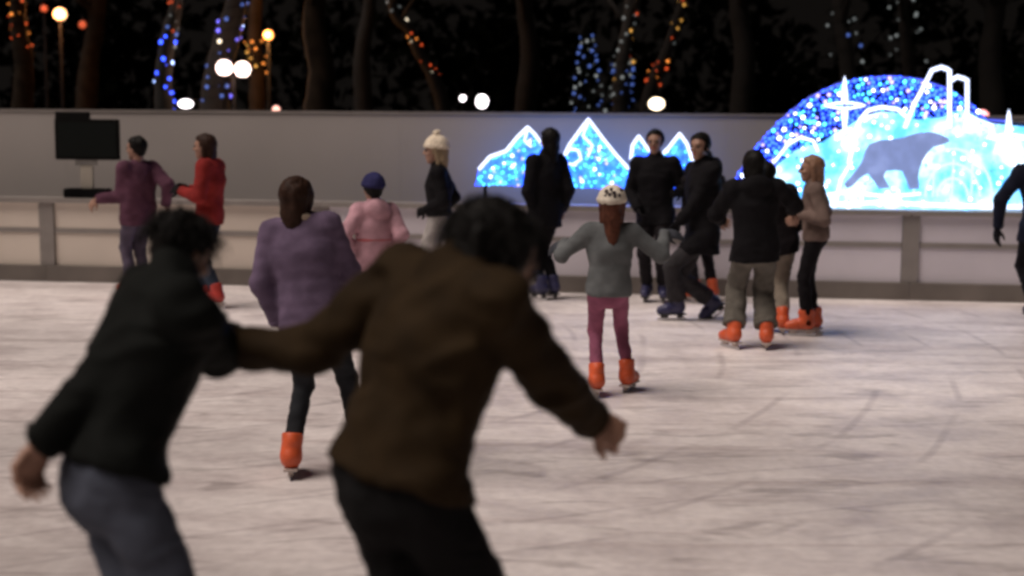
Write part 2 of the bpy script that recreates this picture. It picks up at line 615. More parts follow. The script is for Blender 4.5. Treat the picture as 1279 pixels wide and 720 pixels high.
    # ---- hair
    def hair_fn(P):
        d = ellip(P, X(0, -.07, .16), fr, np.array((.385, .47, .41)) * hh)
        q = (P - hd) @ np.array(fr).T / hh
        faceplane = (q[:, 1] - (.10 + np.clip(q[:, 2] - .22, 0, 1) * 1.6)) * hh
        d = np.maximum(d, faceplane)
        if hairstyle == 'short':
            d = np.maximum(d, (-.16 - q[:, 2] - np.clip(-q[:, 1] - .1, 0, 1) * .5) * hh)
            d = smin(d, ellip(P, X(0, -.25, -.12), fr, np.array((.26, .17, .22)) * hh), .08 * hh)
        else:
            ln = {'bob': .55, 'long': 1.15, 'mid': .8}[hairstyle]
            tgt = X(0, -.30, -.35)
            down = tgt + (np.array([0, 0, -1.0]) * .5 + (-w) * .5) * (ln - .35) * hh - front * .02
            d = smin(d, rcone(P, X(0, -.26, .1), tgt, .30 * hh, .27 * hh, hf, 1.25), .08 * hh)
            d = smin(d, rcone(P, tgt, down, .28 * hh, .17 * hh, hf, 1.7), .10 * hh)
            for s in (-1, 1):
                d = smin(d, rcone(P, X(.29 * s, -.08, .1), X(.27 * s, -.12, -.5), .12 * hh, .085 * hh), .07 * hh)
        return d
    o = sdf_obj('hair', hair_fn, [hd - hh * .9, hd + hh * .8, hd + np.array([0, 0, -1.35 * hh if hairstyle != 'short' else 0]), nk], .05,
                0.009 * res, hair, root, (0.010 * hh / .2, 30, seed + 70), (1, 1, .22))
    if res < .8:                                            # close to the camera: loose locks round the outline
        m = MB(); lr = random.Random(seed)
        for _ in range(500):
            th = lr.uniform(0, 2 * math.pi); ph = lr.uniform(-.25, 1.5)
            n = np.array([math.cos(th) * math.cos(ph) * .39, math.sin(th) * math.cos(ph) * .48 - .07, math.sin(ph) * .42 + .16])
            if n[1] > .15 and n[2] < .35:
                continue
            p = X(*n); out = unit(p - X(0, -.07, .1))
            pts = [p - out * .01]
            dr = unit(-hu * .8 + out * .35 + np.array([lr.uniform(-.4, .4) for _ in range(3)]))
            L = lr.uniform(.025, .06)
            for j in range(1, 5):
                pts.append(p + dr * L * j / 4 + out * .012 * math.sin(j * .8) + np.array([0, 0, -.012 * (j / 4) ** 2]))
            m.tube(pts, [.0022, .0022, .0018, .0013, .0006], 3)
        m.build('loose_hair', hair, root, True)
    # ---- hat
    if hat is not None:
        def hat_fn(P):
            d = ellip(P, X(0, -.06, .2), fr, np.array((.43, .50, .46)) * hh)
            q = (P - hd) @ np.array(fr).T / hh
            d = np.maximum(d, (.14 + .1 * q[:, 1] - q[:, 2]) * hh)
            qq = P - X(0, -.06, .2)
            band = ellip(P, X(0, -.06, .2), fr, np.array((.455, .525, .30)) * hh)
            band = np.maximum(band, np.abs(q[:, 2] - .18 - .1 * q[:, 1]) * hh - .07 * hh)
            return smin(d, band, .01)
        ho = sdf_obj('beanie', hat_fn, [hd - hh * .7, hd + hh * .8], .03, 0.008 * res, hat[0], root, (0.006, 30, seed + 90), (1, 1, .5))
        if len(hat) > 1 and hat[1] is not None:               # knitted dark motif patches round the crown
            m = MB()
            for a_, z_ in hat[2]:
                an_ = R(a_)
                p = X(-.405 * math.sin(an_), -.06 - .475 * math.cos(an_), z_)
                out = unit(p - X(0, -.06, .2)); t_ = unit(np.cross(hu, out)); u_ = np.cross(out, t_)
                m.box(p, t_ * .045 * hh, u_ * .05 * hh, out * .02 * hh)
            m.build('knitted_motif', hat[1], ho, False)
        if len(hat) > 3 and hat[3]:
            m = MB(); m.ball(X(0, -.06, .72), .14 * hh, 3)
            m.V = list(wrinkle(np.array(m.V), np.array([list(f) + [f[0]] for f in m.F]), .02, 40, seed))
            m.build('pompom', hat[0], ho, True)
    # ---- skates
    for s in 'LR':
        t, u = unit(fdir[s]), unit(fup[s]); sd = np.cross(t, u); A = an[s]; kk = 0.5 + 0.5 * k
        shaft = unit(unit(kn[s] - A) * .55 + u * .45)
        sole = A - u * .085 * kk

        def boot_fn(P):
            d = rcone(P, A + shaft * .085 * kk, A - u * .02, .062 * kk, .056 * kk, sd, 1.08)
            d = np.maximum(d, (P - A) @ shaft - .095 * kk)
            d = smin(d, rcone(P, A - u * .03 * kk - t * .012, A - u * .045 * kk + t * .10 * kk, .056 * kk, .047 * kk, sd, 1.1), .035)
            d = smin(d, rcone(P, A - u * .045 * kk + t * .10 * kk, A - u * .055 * kk + t * .155 * kk, .047 * kk, .04 * kk), .02)
            d = smin(d, rcone(P, A + shaft * .06 * kk - t * .03, A + shaft * .06 * kk + t * .04, .032, .03), .02)
            return np.maximum(d, -((P - sole) @ u))
        sk = sdf_obj('skate', boot_fn, [A + shaft * .1, A - u * .09 + t * .2, A - t * .08, A - u * .09], .03, 0.0085 * max(res, .8), BOOT[boots], root, (0.002, 20, 3))
        c = sole + t * .05 * kk
        m = MB()
        m.box(c - u * .004 * kk, t * .125 * kk, sd * .036 * kk, u * .006 * kk, .002)
        m.box(c - u * .022 * kk - t * .075 * kk, t * .028 * kk, sd * .014 * kk, u * .016 * kk, .003)
        m.box(c - u * .022 * kk + t * .07 * kk, t * .035 * kk, sd * .014 * kk, u * .016 * kk, .003)
        m.build('blade_holder', HOLD if boots != 'dark' else HOLDK, sk)
        m = MB()
        pl = [(-.13, -.036), (.125, -.036), (.142, -.044), (.135, -.056), (.115, -.0605), (-.12, -.0605), (-.132, -.05)]
        m.prism([c + t * a * kk + u * b * kk - sd * .002 for a, b in pl], sd * .004)
        m.build('blade', STEEL, sk)
    return root


F_ = fabric
BLK = F_((0.007, 0.0065, 0.008)); BLK2 = F_((0.014, 0.012, 0.014)); NAVY = F_((0.010, 0.012, 0.024))
DJEAN = F_((0.03, 0.04, 0.06)); GJEAN = F_((0.075, 0.085, 0.115)); KHAKI = F_((0.12, 0.11, 0.095)); LKHAKI = F_((0.24, 0.205, 0.165))

SKATERS = [
    dict(label='person in a plum tunic with arms held out, beside the black monitor', H=1.56, feet=[(165, 372, 60), (182, 371, 50)], pel=(173, 259), neck=(173, 206),
         head=(170, 186), yaw=42, hyaw=70, hands={'L': (121, 249, -.08), 'R': (207, 256, .06), 'Ld': (-.7, 0, -.75), 'Rd': (.3, 0, -.8)}, elbow={'L': (.2, .2, -1), 'R': (.5, -.4, -.3)}, jacket=F_((0.10, 0.042, 0.068)),
         trousers=F_((0.09, 0.075, 0.11)), hem=.19, bulk=1.12, female=True, hairstyle='short', seed=3, collar='none'),
    dict(label='person in a bright red jacket with long brown hair and dark jeans', H=1.60, feet=[(258, 384, 80), (272, 386, 70)], pel=(262, 267), neck=(263, 203),
         head=(255, 184), yaw=80, hands={'L': (226, 239, -.1), 'R': (236, 236, .12)}, jacket=F_((0.25, 0.026, 0.024)), trousers=DJEAN, hair=HAIRBR, hairstyle='long',
         female=True, hem=.10, bulk=1.08, seed=5, boots='red', gloves=BLK, collar='high'),
    dict(label='child in a purple quilted coat with cream collar and black leggings, seen from behind', H=1.45, feet=[(364, 597, 5), (450, 585, -15)], pel=(390, 398, 0),
         neck=(374, 277, .05), head=(371, 250, .06), yaw=-8, hands={'L': (348, 402, .08), 'R': (438, 372, .24)}, elbow={'L': (-1, -.6, -.2), 'R': (.6, -.8, -.1)},
         jacket=F_((0.135, 0.098, 0.16)), trousers=F_((0.02, 0.022, 0.026)), hair=HAIRBR, hairstyle='bob', bulk=1.10, hem=.11, quilt=.0035, leg_bulk=.88,
         female=True, seed=8, collar=F_((0.45, 0.36, 0.28)), hs=1.0, wr=.007, gloves=F_((.5, .45, .42)), res=.9),
    dict(label='child in a pink jacket and navy knitted hat, seen from behind', H=1.36, feet=[(448, 436, 20), (482, 434, 0)], pel=(468, 321), neck=(468, 258), head=(466, 237),
         yaw=25, hands={'L': (442, 310, .02), 'R': (494, 308, .08)}, elbow={'L': (-.5, -.8, -.2), 'R': (.4, -.8, -.2)}, jacket=F_((0.50, 0.29, 0.34)), trousers=F_((0.14, 0.10, 0.12)), hat=(F_((0.03, 0.03, 0.10)),), hair=HAIRB,
         hairstyle='short', bulk=1.08, hem=.13, female=True, seed=11, stripe=F_((0.45, 0.12, 0.13)), hood=True),
    dict(label='person in profile with a cream fluffy hat and short black jacket', H=1.56, feet=[(542, 384, 85), (552, 385, 90)], pel=(549, 266), neck=(548, 211),
         head=(544, 189), yaw=88, hands={'L': (532, 262, -.08), 'R': (548, 268, .1)}, elbow={'L': (.4, -.3, -.6), 'R': (.6, .2, -.5)}, jacket=BLK, trousers=F_((0.34, 0.32, 0.31)),
         hat=(F_((0.78, 0.68, 0.54), .95, 60.0), None, [], True), hair=F_((0.34, 0.26, 0.17)), hairstyle='bob', female=True, seed=15, hem=.03, bulk=1.06, gloves=BLK, hs=1.08),
    dict(label='person in a long black coat standing in front of the tallest lit peak', H=1.67, feet=[(677, 375, 40), (692, 374, 20)], pel=(682, 261), neck=(683, 197),
         head=(686, 176), yaw=35, hands={'L': (667, 266, -.05), 'R': (703, 262, .12)}, elbow={'L': (-.5, -.8, -.2), 'R': (.5, -.8, -.1)}, jacket=BLK, trousers=BLK, hairstyle='mid', hem=.18, bulk=1.05,
         seed=17, boots='dark', female=True),
    dict(label='person in a black jacket facing the camera, in front of the smaller lit peaks', H=1.64, feet=[(828, 377, 175), (808, 376, 165)], pel=(819, 263), neck=(819, 199), head=(818, 178),
         yaw=165, hands={'L': (848, 240, -.25), 'R': (797, 262, -.1)}, elbow={'L': (.4, .5, -.6), 'R': (-.5, .8, -.4)}, jacket=BLK, trousers=BLK2, seed=19, boots='dark', bulk=1.08, gloves=BLK),
    dict(label='person gliding left in a black jacket and dark grey trousers with purple skates', H=1.64, feet=[(846, 400, 100), (889, 376, 100, .1, -40)], pel=(878, 290, -.02), neck=(878, 207, 0),
         head=(874, 184, -.02), yaw=112, hyaw=140, hands={'L': (848, 278, -.12), 'R': (868, 282, .25)}, jacket=BLK, trousers=F_((0.035, 0.033, 0.036)), seed=21, boots='dark', hem=.20, bulk=1.14, leg_bulk=1.12, hood=True,
         gloves=BLK, D=None, loose=1.3),
    dict(label='person in dark clothes with orange skates, almost hidden behind the purple skated glider', H=1.46, feet=[(868, 379, 30), (890, 377, -20)], pel=(878, 277), neck=(879, 221),
         head=(880, 203), yaw=10, hands={'L': (862, 283,.05), 'R': (895, 283,.05)}, jacket=BLK2, trousers=BLK2, seed=23),
    dict(label='person in a black hooded top and baggy khaki trousers with orange skates', H=1.56, feet=[(916, 436, 25), (957, 437, -10)], pel=(944, 306), neck=(943, 229), head=(942, 207), yaw=-2,
         hands={'L': (901, 275, .36), 'R': (989, 264, .36), 'Rd': (.5, .2, -.8)}, elbow={'L': (-.7, -.5, -.3), 'R': (.7, -.5, -.3)}, jacket=BLK, trousers=KHAKI, seed=25, hairstyle='mid', hood=True, bulk=1.12,
         leg_bulk=1.25, loose=1.45, curl=.9),
    dict(label='person with light brown hair, grey brown jacket and dark jeans, holding hands', H=1.48, feet=[(1007, 420, 85), (1017, 417, 75)], pel=(1019, 289), neck=(1017, 231), head=(1013, 212),
         yaw=82, hands={'L': (998, 268, -.12), 'R': (1003, 272, .15), 'Ld': (-.7, .1, -.5)}, jacket=F_((0.16, 0.115, 0.10)), trousers=F_((0.010, 0.009, 0.011)), hair=HAIRBL, hairstyle='long', female=True, seed=27,
         leg_bulk=.95, hem=.08),
    dict(label='person in pale khaki trousers, mostly hidden behind the black hooded top', H=1.49, feet=[(962, 415, 15), (977, 418, -5)], pel=(972, 300), neck=(962, 238), head=(956, 219), yaw=0,
         hands={'L': (948, 290), 'R': (990, 290, .1)}, jacket=BLK2, trousers=LKHAKI, seed=29, leg_bulk=1.1),
    dict(label='person in a navy jacket at the picture edge, one arm reaching down', H=1.68, feet=[(1290, 402, 0), (1318, 402, 0)], pel=(1300, 282), neck=(1300, 208), head=(1300, 185), yaw=0,
         hands={'L': (1246, 284, .1), 'R': (1330, 280)}, jacket=NAVY, trousers=BLK, seed=31, gloves=BLK, elbow={'L': (-1, 0, .3), 'R': (1, -.2, -.2)}, curl=.3, boots='dark'),
    dict(label='child in a white patterned hat, grey sweater and mauve leggings with arms spread', H=1.36, feet=[(745, 496, 5), (783, 490, -25)], pel=(760, 360), neck=(763, 283),
         head=(764, 257), yaw=0, hands={'L': (706, 303, .20), 'R': (830, 291, .14), 'Ld': (-.8, .3, -.4), 'Rd': (.9, .2, -.15)}, elbow={'L': (-.5, -.3, -.5), 'R': (.3, -.3, -.5)}, jacket=F_((0.125, 0.135, 0.14)), trousers=F_((0.27, 0.09, 0.15)),
         hair=HAIRRED, hairstyle='long', hat=(F_((0.72, 0.66, 0.56)), F_((0.06, 0.05, 0.06)), [(-28, .34), (-6, .30), (-6, .42), (14, .36), (34, .30), (30, .46), (-40, .5), (8, .52)]), female=True, seed=33,
         leg_bulk=.84, hem=.06, gloves=F_((0.06, 0.065, 0.08)), curl=.25, collar='none', hs=1.03),
    dict(label='person in a black jacket and blue grey jeans bending forward in the near rink', H=1.70, D=3.40, feet=[(158, 1072, -60), (168, 1066, -70)], pel=(138, 578, 0), neck=(213, 354, .10),
         head=(228, 316, .22), hs=.84, yaw=-60, hyaw=-40, hpitch=28, hands={'L': (50, 552, -.10), 'R': (284, 424, .44), 'Ld': (-.35, .1, -.9), 'Rd': (.6, .5, -.2)}, elbow={'L': (.3, -1, -.3), 'R': (.2, -.3, -.5)}, jacket=F_((0.005, 0.006, 0.0055)),
         trousers=GJEAN, seed=35, res=.72, bulk=1.0, leg_bulk=.94, hem=.0, hood=False, wr=.022, hairstyle='short', curl=.8),
    dict(label='person in a brown jacket and black trousers leaning over with both arms out', H=1.72, D=3.28, feet=[(480, 1085, -40), (600, 1075, -50)], pel=(496, 590, 0), neck=(568, 342, .06), head=(616, 329, .12),
         yaw=-46, hyaw=-48, hpitch=26, hands={'L': (290, 436, .34), 'R': (738, 524, .30), 'Ld': (-.9, 0, -.1), 'Rd': (.8, .1, -.45)}, elbow={'L': (-.2, -.2, -.9), 'R': (.1, -.3, -.6)},
         jacket=F_((0.024, 0.0145, 0.006)), trousers=F_((0.006, 0.006, 0.0065)), seed=37, res=.72, bulk=1.05, hs=1.18, leg_bulk=1.05, hem=.015, hood=False, wr=.022, hairstyle='mid', curl=1.25),
]
for d in SKATERS:
    person(**d)

# ------------------------------------------------------------------ rink: ice, boards, white fence
A0 = ground(0, 350); B0 = ground(1279, 378)
wdir = unit((B0 - A0) * [1, 1, 0]); wn = np.array([-wdir[1], wdir[0], 0.0])       # along the boards, and away from the rink
if wn[1] < 0:
    wn = -wn
UP = np.array([0, 0, 1.0])


def on_plane(px, py, off):
    """point of the vertical plane parallel to the boards, off metres behind them"""
    d = ray(px, py); p0 = A0 + wn * off
    return CAMP + d * ((p0 - CAMP).dot(wn) / d.dot(wn))


def along(px, off=0.0):
    return (on_plane(px, 300, off) - (A0 + wn * off)).dot(wdir)


def ice_material():
    m, nt, N, L, b = new_mat('skated_ice')
    tc = N.new('ShaderNodeTexCoord')

    def noise(scale, detail, vec=(1, 1, 1), rot=0.0, dist=0.0):
        mp = N.new('ShaderNodeMapping'); mp.inputs['Scale'].default_value = vec; mp.inputs['Rotation'].default_value[2] = rot
        L.new(tc.outputs['Object'], mp.inputs['Vector'])
        n = N.new('ShaderNodeTexNoise'); n.inputs['Scale'].default_value = scale; n.inputs['Detail'].default_value = detail
        n.inputs['Distortion'].default_value = dist
        L.new(mp.outputs['Vector'], n.inputs['Vector'])
        return n.outputs['Fac']

    def ramp(fac, a, b_, ca, cb):
        r = N.new('ShaderNodeValToRGB')
        r.color_ramp.elements[0].position = a; r.color_ramp.elements[1].position = b_
        r.color_ramp.elements[0].color = (*ca, 1); r.color_ramp.elements[1].color = (*cb, 1)
        L.new(fac, r.inputs['Fac']); return r.outputs['Color']

    def mul(a, b_, f=1.0):
        x = N.new('ShaderNodeMix'); x.data_type = 'RGBA'; x.blend_type = 'MULTIPLY'; x.inputs['Factor'].default_value = f
        L.new(a, x.inputs['A']); L.new(b_, x.inputs['B']); return x.outputs['Result']
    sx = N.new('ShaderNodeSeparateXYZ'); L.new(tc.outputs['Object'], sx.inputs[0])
    mr = N.new('ShaderNodeMapRange'); mr.interpolation_type = 'SMOOTHSTEP'                    # floodlight falloff painted into the ice colour, darker at the near end
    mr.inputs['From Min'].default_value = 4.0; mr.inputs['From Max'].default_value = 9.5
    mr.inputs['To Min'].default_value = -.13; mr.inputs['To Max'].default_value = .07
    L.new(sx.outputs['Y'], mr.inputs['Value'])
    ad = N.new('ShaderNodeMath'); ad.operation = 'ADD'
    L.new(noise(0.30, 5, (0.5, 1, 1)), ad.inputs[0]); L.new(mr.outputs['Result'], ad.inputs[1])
    base = ramp(ad.outputs[0], .33, .62, (.53, .49, .48), (.95, .885, .87))  # worn and snowy tone at random, plus the painted falloff
    rut = ramp(noise(3.6, 4, (0.55, 1.7, 1), .15, .9), .30, .43, (.72, .71, .71), (1, 1, 1))      # worn and snowy zones
    blot = ramp(noise(2.2, 6, (0.9, 1.2, 1), .4, .8),   .32, .60, (.78, .76, .765), (1, 1, 1))        # patches of bare wet ice
    fine = ramp(noise(16, 4), .3, .7, (.84, .84, .84), (1, 1, 1))
    st1 = ramp(noise(0.8, 3, (0.16, 3.6, 1), .06, .5), .31, .42, (.84, .82, .82), (1, 1, 1))           # skate tracks
    st2 = ramp(noise(2.2, 3, (0.2, 3.0, 1), -.2, 1.2), .32, .40, (.88, .86, .86), (1, 1, 1))
    st3 = ramp(noise(4.0, 2, (0.15, 3.0, 1), .8, 1.0), .33, .40, (.93, .92, .92), (1, 1, 1))
    def arcs(scale, loc, dark, msk):                          # curved cuts left by blades
        mp = N.new('ShaderNodeMapping'); mp.inputs['Location'].default_value = loc
        L.new(tc.outputs['Object'], mp.inputs['Vector'])
        wv = N.new('ShaderNodeTexWave'); wv.wave_type = 'RINGS'; wv.rings_direction = 'Z'
        wv.inputs['Scale'].default_value = scale; wv.inputs['Distortion'].default_value = 5.0
        wv.inputs['Detail'].default_value = 2.0; wv.inputs['Detail Scale'].default_value = .35
        L.new(mp.outputs['Vector'], wv.inputs['Vector'])
        ln = ramp(wv.outputs['Fac'], .0, .035, dark, (1, 1, 1))
        x = N.new('ShaderNodeMix'); x.data_type = 'RGBA'
        L.new(ramp(noise(.8, 3, (1, 1, 1), msk), .46, .56, (0, 0, 0), (1, 1, 1)), x.inputs['Factor'])
        x.inputs['A'].default_value = (1, 1, 1, 1); L.new(ln, x.inputs['B'])
        return x.outputs['Result']
    arc1 = arcs(.55, (3.5, -11, 0), (.80, .79, .80), .3)
    arc2 = arcs(.8, (-4, 2, 0), (.85, .84, .85), 1.1)
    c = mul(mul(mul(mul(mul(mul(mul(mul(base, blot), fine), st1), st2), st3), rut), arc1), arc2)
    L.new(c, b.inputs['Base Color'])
    rr = N.new('ShaderNodeMapRange'); rr.inputs['To Min'].default_value = .20; rr.inputs['To Max'].default_value = .62
    L.new(blot, rr.inputs['Value']); L.new(rr.outputs['Result'], b.inputs['Roughness'])
    b.inputs['IOR'].default_value = 1.31
    bp = N.new('ShaderNodeBump'); bp.inputs['Strength'].default_value = .35; bp.inputs['Distance'].default_value = .012
    L.new(fine, bp.inputs['Height']); L.new(bp.outputs['Normal'], b.inputs['Normal'])
    return m


def sheet(name, pts, z, mat):
    V = [(p[0], p[1], z) for p in pts]
    o = link(name, mesh(name, V, [tuple(range(len(V)))], False), mat)
    o['kind'] = 'structure'
    return o


LEFT, RIGHT = -14.0, 22.0
p_ = [A0 + wdir * LEFT - wn * 34, A0 + wdir * RIGHT - wn * 34, A0 + wdir * RIGHT + wn * .02, A0 + wdir * LEFT + wn * .02]
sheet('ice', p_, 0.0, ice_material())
sheet('ground', [(-300, -120, 0), (300, -120, 0), (300, 400, 0), (-300, 400, 0)], -0.02, plain('dark_paving', (0.03, 0.028, 0.026), .8, 0, .7, .3))

# boards: posts, rails, white panels
PANEL_WARMLIT = plain('white_panel', (0.74, 0.66, 0.58), .45, 0, 1.1, .10)  # warm light on the left boards put into the panel colour
PANEL_LILACLIT = plain('white_panel', (0.70, 0.66, 0.72), .45, 0, 1.1, .12)  # lilac spill of the blue displays put into the panel colour
FRAME = plain('board_frame', (0.27, 0.245, 0.23), .5, 0.0, 4, .15)
KICK = plain('kick_board', (0.155, 0.135, 0.12), .6, 0, 2.5, .25)
a1, a2 = along(58), along(1138)
bay = (a2 - a1) / 3
HB = 0.885


def bx(m, s0, s1, o0, o1, z0, z1, bev=0.0):
    c = A0 + wdir * (s0 + s1) / 2 + wn * (o0 + o1) / 2 + UP * (z0 + z1) / 2
    m.box(c, wdir * (s1 - s0) / 2, UP * (z1 - z0) / 2, wn * (o1 - o0) / 2, bev)


wheres = {-2: 'far beyond the left edge', -1: 'ending at the post below the black monitor', 0: 'below the black monitor, behind the plum tunic', 1: 'behind the purple coat and pink jacket',
          2: 'behind the hatted child and khaki trousers', 3: 'under the right half of the bear light display'}
for i in range(-1, 4):
    s0, s1 = a1 + i * bay, a1 + (i + 1) * bay
    root = thing('rink_board', 'white panelled rink board with grey frame, ' + {
        -1: 'cut by the picture edge before the first post', 0: 'under the black monitor', 1: 'behind the purple quilted coat',
        2: 'behind the child with spread arms', 3: 'beneath the shining bear, by the navy sleeve'}[i], 'rink board',
        tuple(A0 + wdir * s0), 'rink boards along the far side')
    pm = PANEL_WARMLIT if i <= 0 else PANEL_LILACLIT
    for (z0, z1) in ((.17, .515), (.565, .835)):
        m = MB(); bx(m, s0 + .085, s1 - .085, .035, .055, z0, z1); m.build('panel', pm, root)
    m = MB(); bx(m, s0 + .085, s1 - .085, .02, .07, .515, .565, .008); m.build('middle_rail', FRAME, root)
    m = MB(); bx(m, s0, s1 - .002, -.02, .24, .835, HB, .01); m.build('ledge', FRAME, root)
    m = MB(); bx(m, s0 - .08, s0 + .08, .008, .10, .17, .833, .01); m.build('post', FRAME, root)
    m = MB(); bx(m, s0, s1 - .002, -.035, .10, .004, .168, .012); m.build('kick_board', KICK, root)

# the tall white fence behind
OFFW = 1.2
WALLM = plain('white_sheeting', (0.46, 0.425, 0.405), .55, 0, .55, .10)


def fence_top(px):
    return on_plane(px, 138 + 12 * px / 1279.0, OFFW)[2]


ws = [LEFT - 2, along(-330, OFFW), along(85, OFFW), along(500, OFFW), along(905, OFFW), along(1320, OFFW), along(1735, OFFW), RIGHT]
ht = fence_top(640)
names = ['far beyond the left edge', 'left of the black monitor', 'behind the red jacket', 'behind the lit mountain peaks', 'behind the bear light display', 'beyond the navy sleeve', 'far past the bear']
for i in range(7):
    s0, s1 = ws[i], ws[i + 1]
    m = MB(); bx(m, s0 + .0006, s1 - .0006, OFFW, OFFW + .05, -.015, ht)
    o = m.build('fence_panel', WALLM, loc=tuple(A0 + wdir * s0 + wn * OFFW))
    tag(o, 'tall plain grey white fence sheet ' + names[i], 'fence', 'white fence sheets behind the rink')
    m = MB(); bx(m, s0 + .004, s1 - .004, OFFW - .012, OFFW + .062, ht, ht + .03); m.build('top_rail', FRAME, o)

# black monitor on the ledge
mc = on_plane(110, 236, .10); root = thing('monitor', 'black flat monitor on a pale stalk standing on the rink board ledge', 'monitor', tuple(mc * [1, 1, 0] + UP * HB))
s_ = along(112, .10)
zz = lambda y: on_plane(112, y, .10)[2]
m = MB(); bx(m, along(73, .10), along(152, .10), .09, .13, zz(200), zz(149), .01); m.build('housing', plain('black_plastic', (.004, .004, .004), .7, 0, 8, .2, 0, .1), root)
m = MB(); bx(m, along(77, .10), along(149, .10), .086, .09, zz(196), zz(153)); m.build('screen', plain('screen_glass', (.003, .005, .0045), .5, 0, 3, .2, 0, .15), root)
m = MB(); bx(m, along(73.5, .10), along(116, .10), .10, .128, zz(150), zz(140), .008); m.build('hood_box', plain('black_plastic', (.004, .004, .004), .7, 0, 8, .2, 0, .1), root)
m = MB(); bx(m, along(103, .10), along(118, .10), .10, .135, HB + .10, zz(200), .01); m.build('stalk', plain('pale_plastic', (.36, .33, .28), .5, 0, 8, .1), root)
m = MB(); bx(m, along(97, .10), along(125, .10), .095, .10, zz(207), zz(200)); m.build('bracket', GREYM, root)
m = MB(); bx(m, along(84, .10), along(137, .10), .04, .2, HB + .002, HB + .10, .012); m.build('base', BLACKM, root)

# ------------------------------------------------------------------ light displays
BLUE = emit('blue_led', (0.02, 0.07, 1.0), 7.0)
CYAN = emit('cyan_led', (0.06, 0.45, 1.0), 6.0)
WHITE = emit('white_led', (0.75, 0.82, 1.0), 6.0)
ROPE = emit('white_rope_light', (0.66, 0.74, 1.0), 2.6)
VIOLET = emit('violet_led', (0.35, 0.28, 1.0), 4.0)
NET = plain('navy_netting', (0.01, 0.012, 0.05), .8, 0, 20, .4)
GLOW = backlit('backlit_diffuser', (0.0, .07, 1.0), (.02, .24, 1.0), (.10, .52, 1.0), 1.35, 9.0)
GLOWW = backlit('backlit_white_diffuser', (0.05, .42, 1.0), (.28, .72, 1.0), (.85, .95, 1.0), 1.9, 4.0)

BULBME = {}


def bulb_mesh(mat, r):
    key = (mat.name, r)
    if key not in BULBME:
        me = mesh('bulb', [v * r for v in ICO[1][0]], ICO[1][1]); me.materials.append(mat); BULBME[key] = me
    return BULBME[key]


def inside(p, poly):
    x, y = p; c = False; n = len(poly)
    for i in range(n):
        x1, y1 = poly[i]; x2, y2 = poly[i - 1]
        if (y1 > y) != (y2 > y) and x < (x2 - x1) * (y - y1) / (y2 - y1) + x1:
            c = not c
    return c


def scatter(poly, n, mind, tries=60000, rr=None):
    rr = rr or random.Random(3)
    xs = [p[0] for p in poly]; ys = [p[1] for p in poly]; out = []
    cell = {}
    for _ in range(tries):
        p = (rr.uniform(min(xs), max(xs)), rr.uniform(min(ys), max(ys)))
        if not inside(p, poly):
            continue
        k = (int(p[0] / mind), int(p[1] / mind))
        if any(math.hypot(p[0] - q[0], p[1] - q[1]) < mind for a in (-1, 0, 1) for b in (-1, 0, 1) for q in cell.get((k[0] + a, k[1] + b), ())):
            continue
        cell.setdefault(k, []).append(p); out.append(p)
        if len(out) >= n:
            break
    return out


def bulbs_on(root, pts, off, mats, weights, rad, rr, keep=100):
    """the first hundred bulbs as parts, the rest as one mesh"""
    rl = np.array(root.location)
    rest = {}
    for i, p in enumerate(pts):
        mt = rr.choices(mats, weights)[0]; r = rad * rr.choice((.8, 1.0, 1.25))
        q = on_plane(p[0], p[1], off) + wn * rr.uniform(-.012, .004)
        if i < keep:
            link('bulb', bulb_mesh(mt, r), None, root, Vector(q - rl))
        else:
            rest.setdefault(mt.name, [mt, MB()])[1].ball(q, r, 1)
    if rest:
        V = []; F = []; mi = []; ml = []
        for j, (mt, m) in enumerate(rest.values()):
            o = len(V); V += [v - rl for v in m.V]; F += [[i + o for i in f] for f in m.F]; mi += [j] * len(m.F); ml.append(mt)
        me = mesh('bulbs', V, F); o = link('bulbs', me, ml, root); me.polygons.foreach_set('material_index', mi)
        o['kind'] = 'stuff'


def panel(root, name, poly, off, thick, mat):
    m = MB(); m.prism([on_plane(x, y, off) for x, y in poly], wn * thick)
    return m.build(name, mat, root)


def rope(root, pts, off, r, closed=False, mat=None, name='rope_light'):
    P = []
    for i in range(len(pts) - (0 if closed else 1)):
        a = pts[i]; b = pts[(i + 1) % len(pts)]
        for t in np.linspace(0, 1, 5)[:-1]:
            P.append((a[0] + (b[0] - a[0]) * t, a[1] + (b[1] - a[1]) * t))
    if not closed:
        P.append(pts[-1])
    m = MB(); m.tube([on_plane(x, y, off) for x, y in P], r, 6, closed)
    return m.build(name, mat or ROPE, root, True)


def legs(root, xs, ytop, off):
    for x in xs:
        p = on_plane(x, ytop, off + .06); m = MB()
        m.tube([(p[0], p[1], -.018), tuple(p)], .018, 8); m.build('support_leg', BLACKM, root)


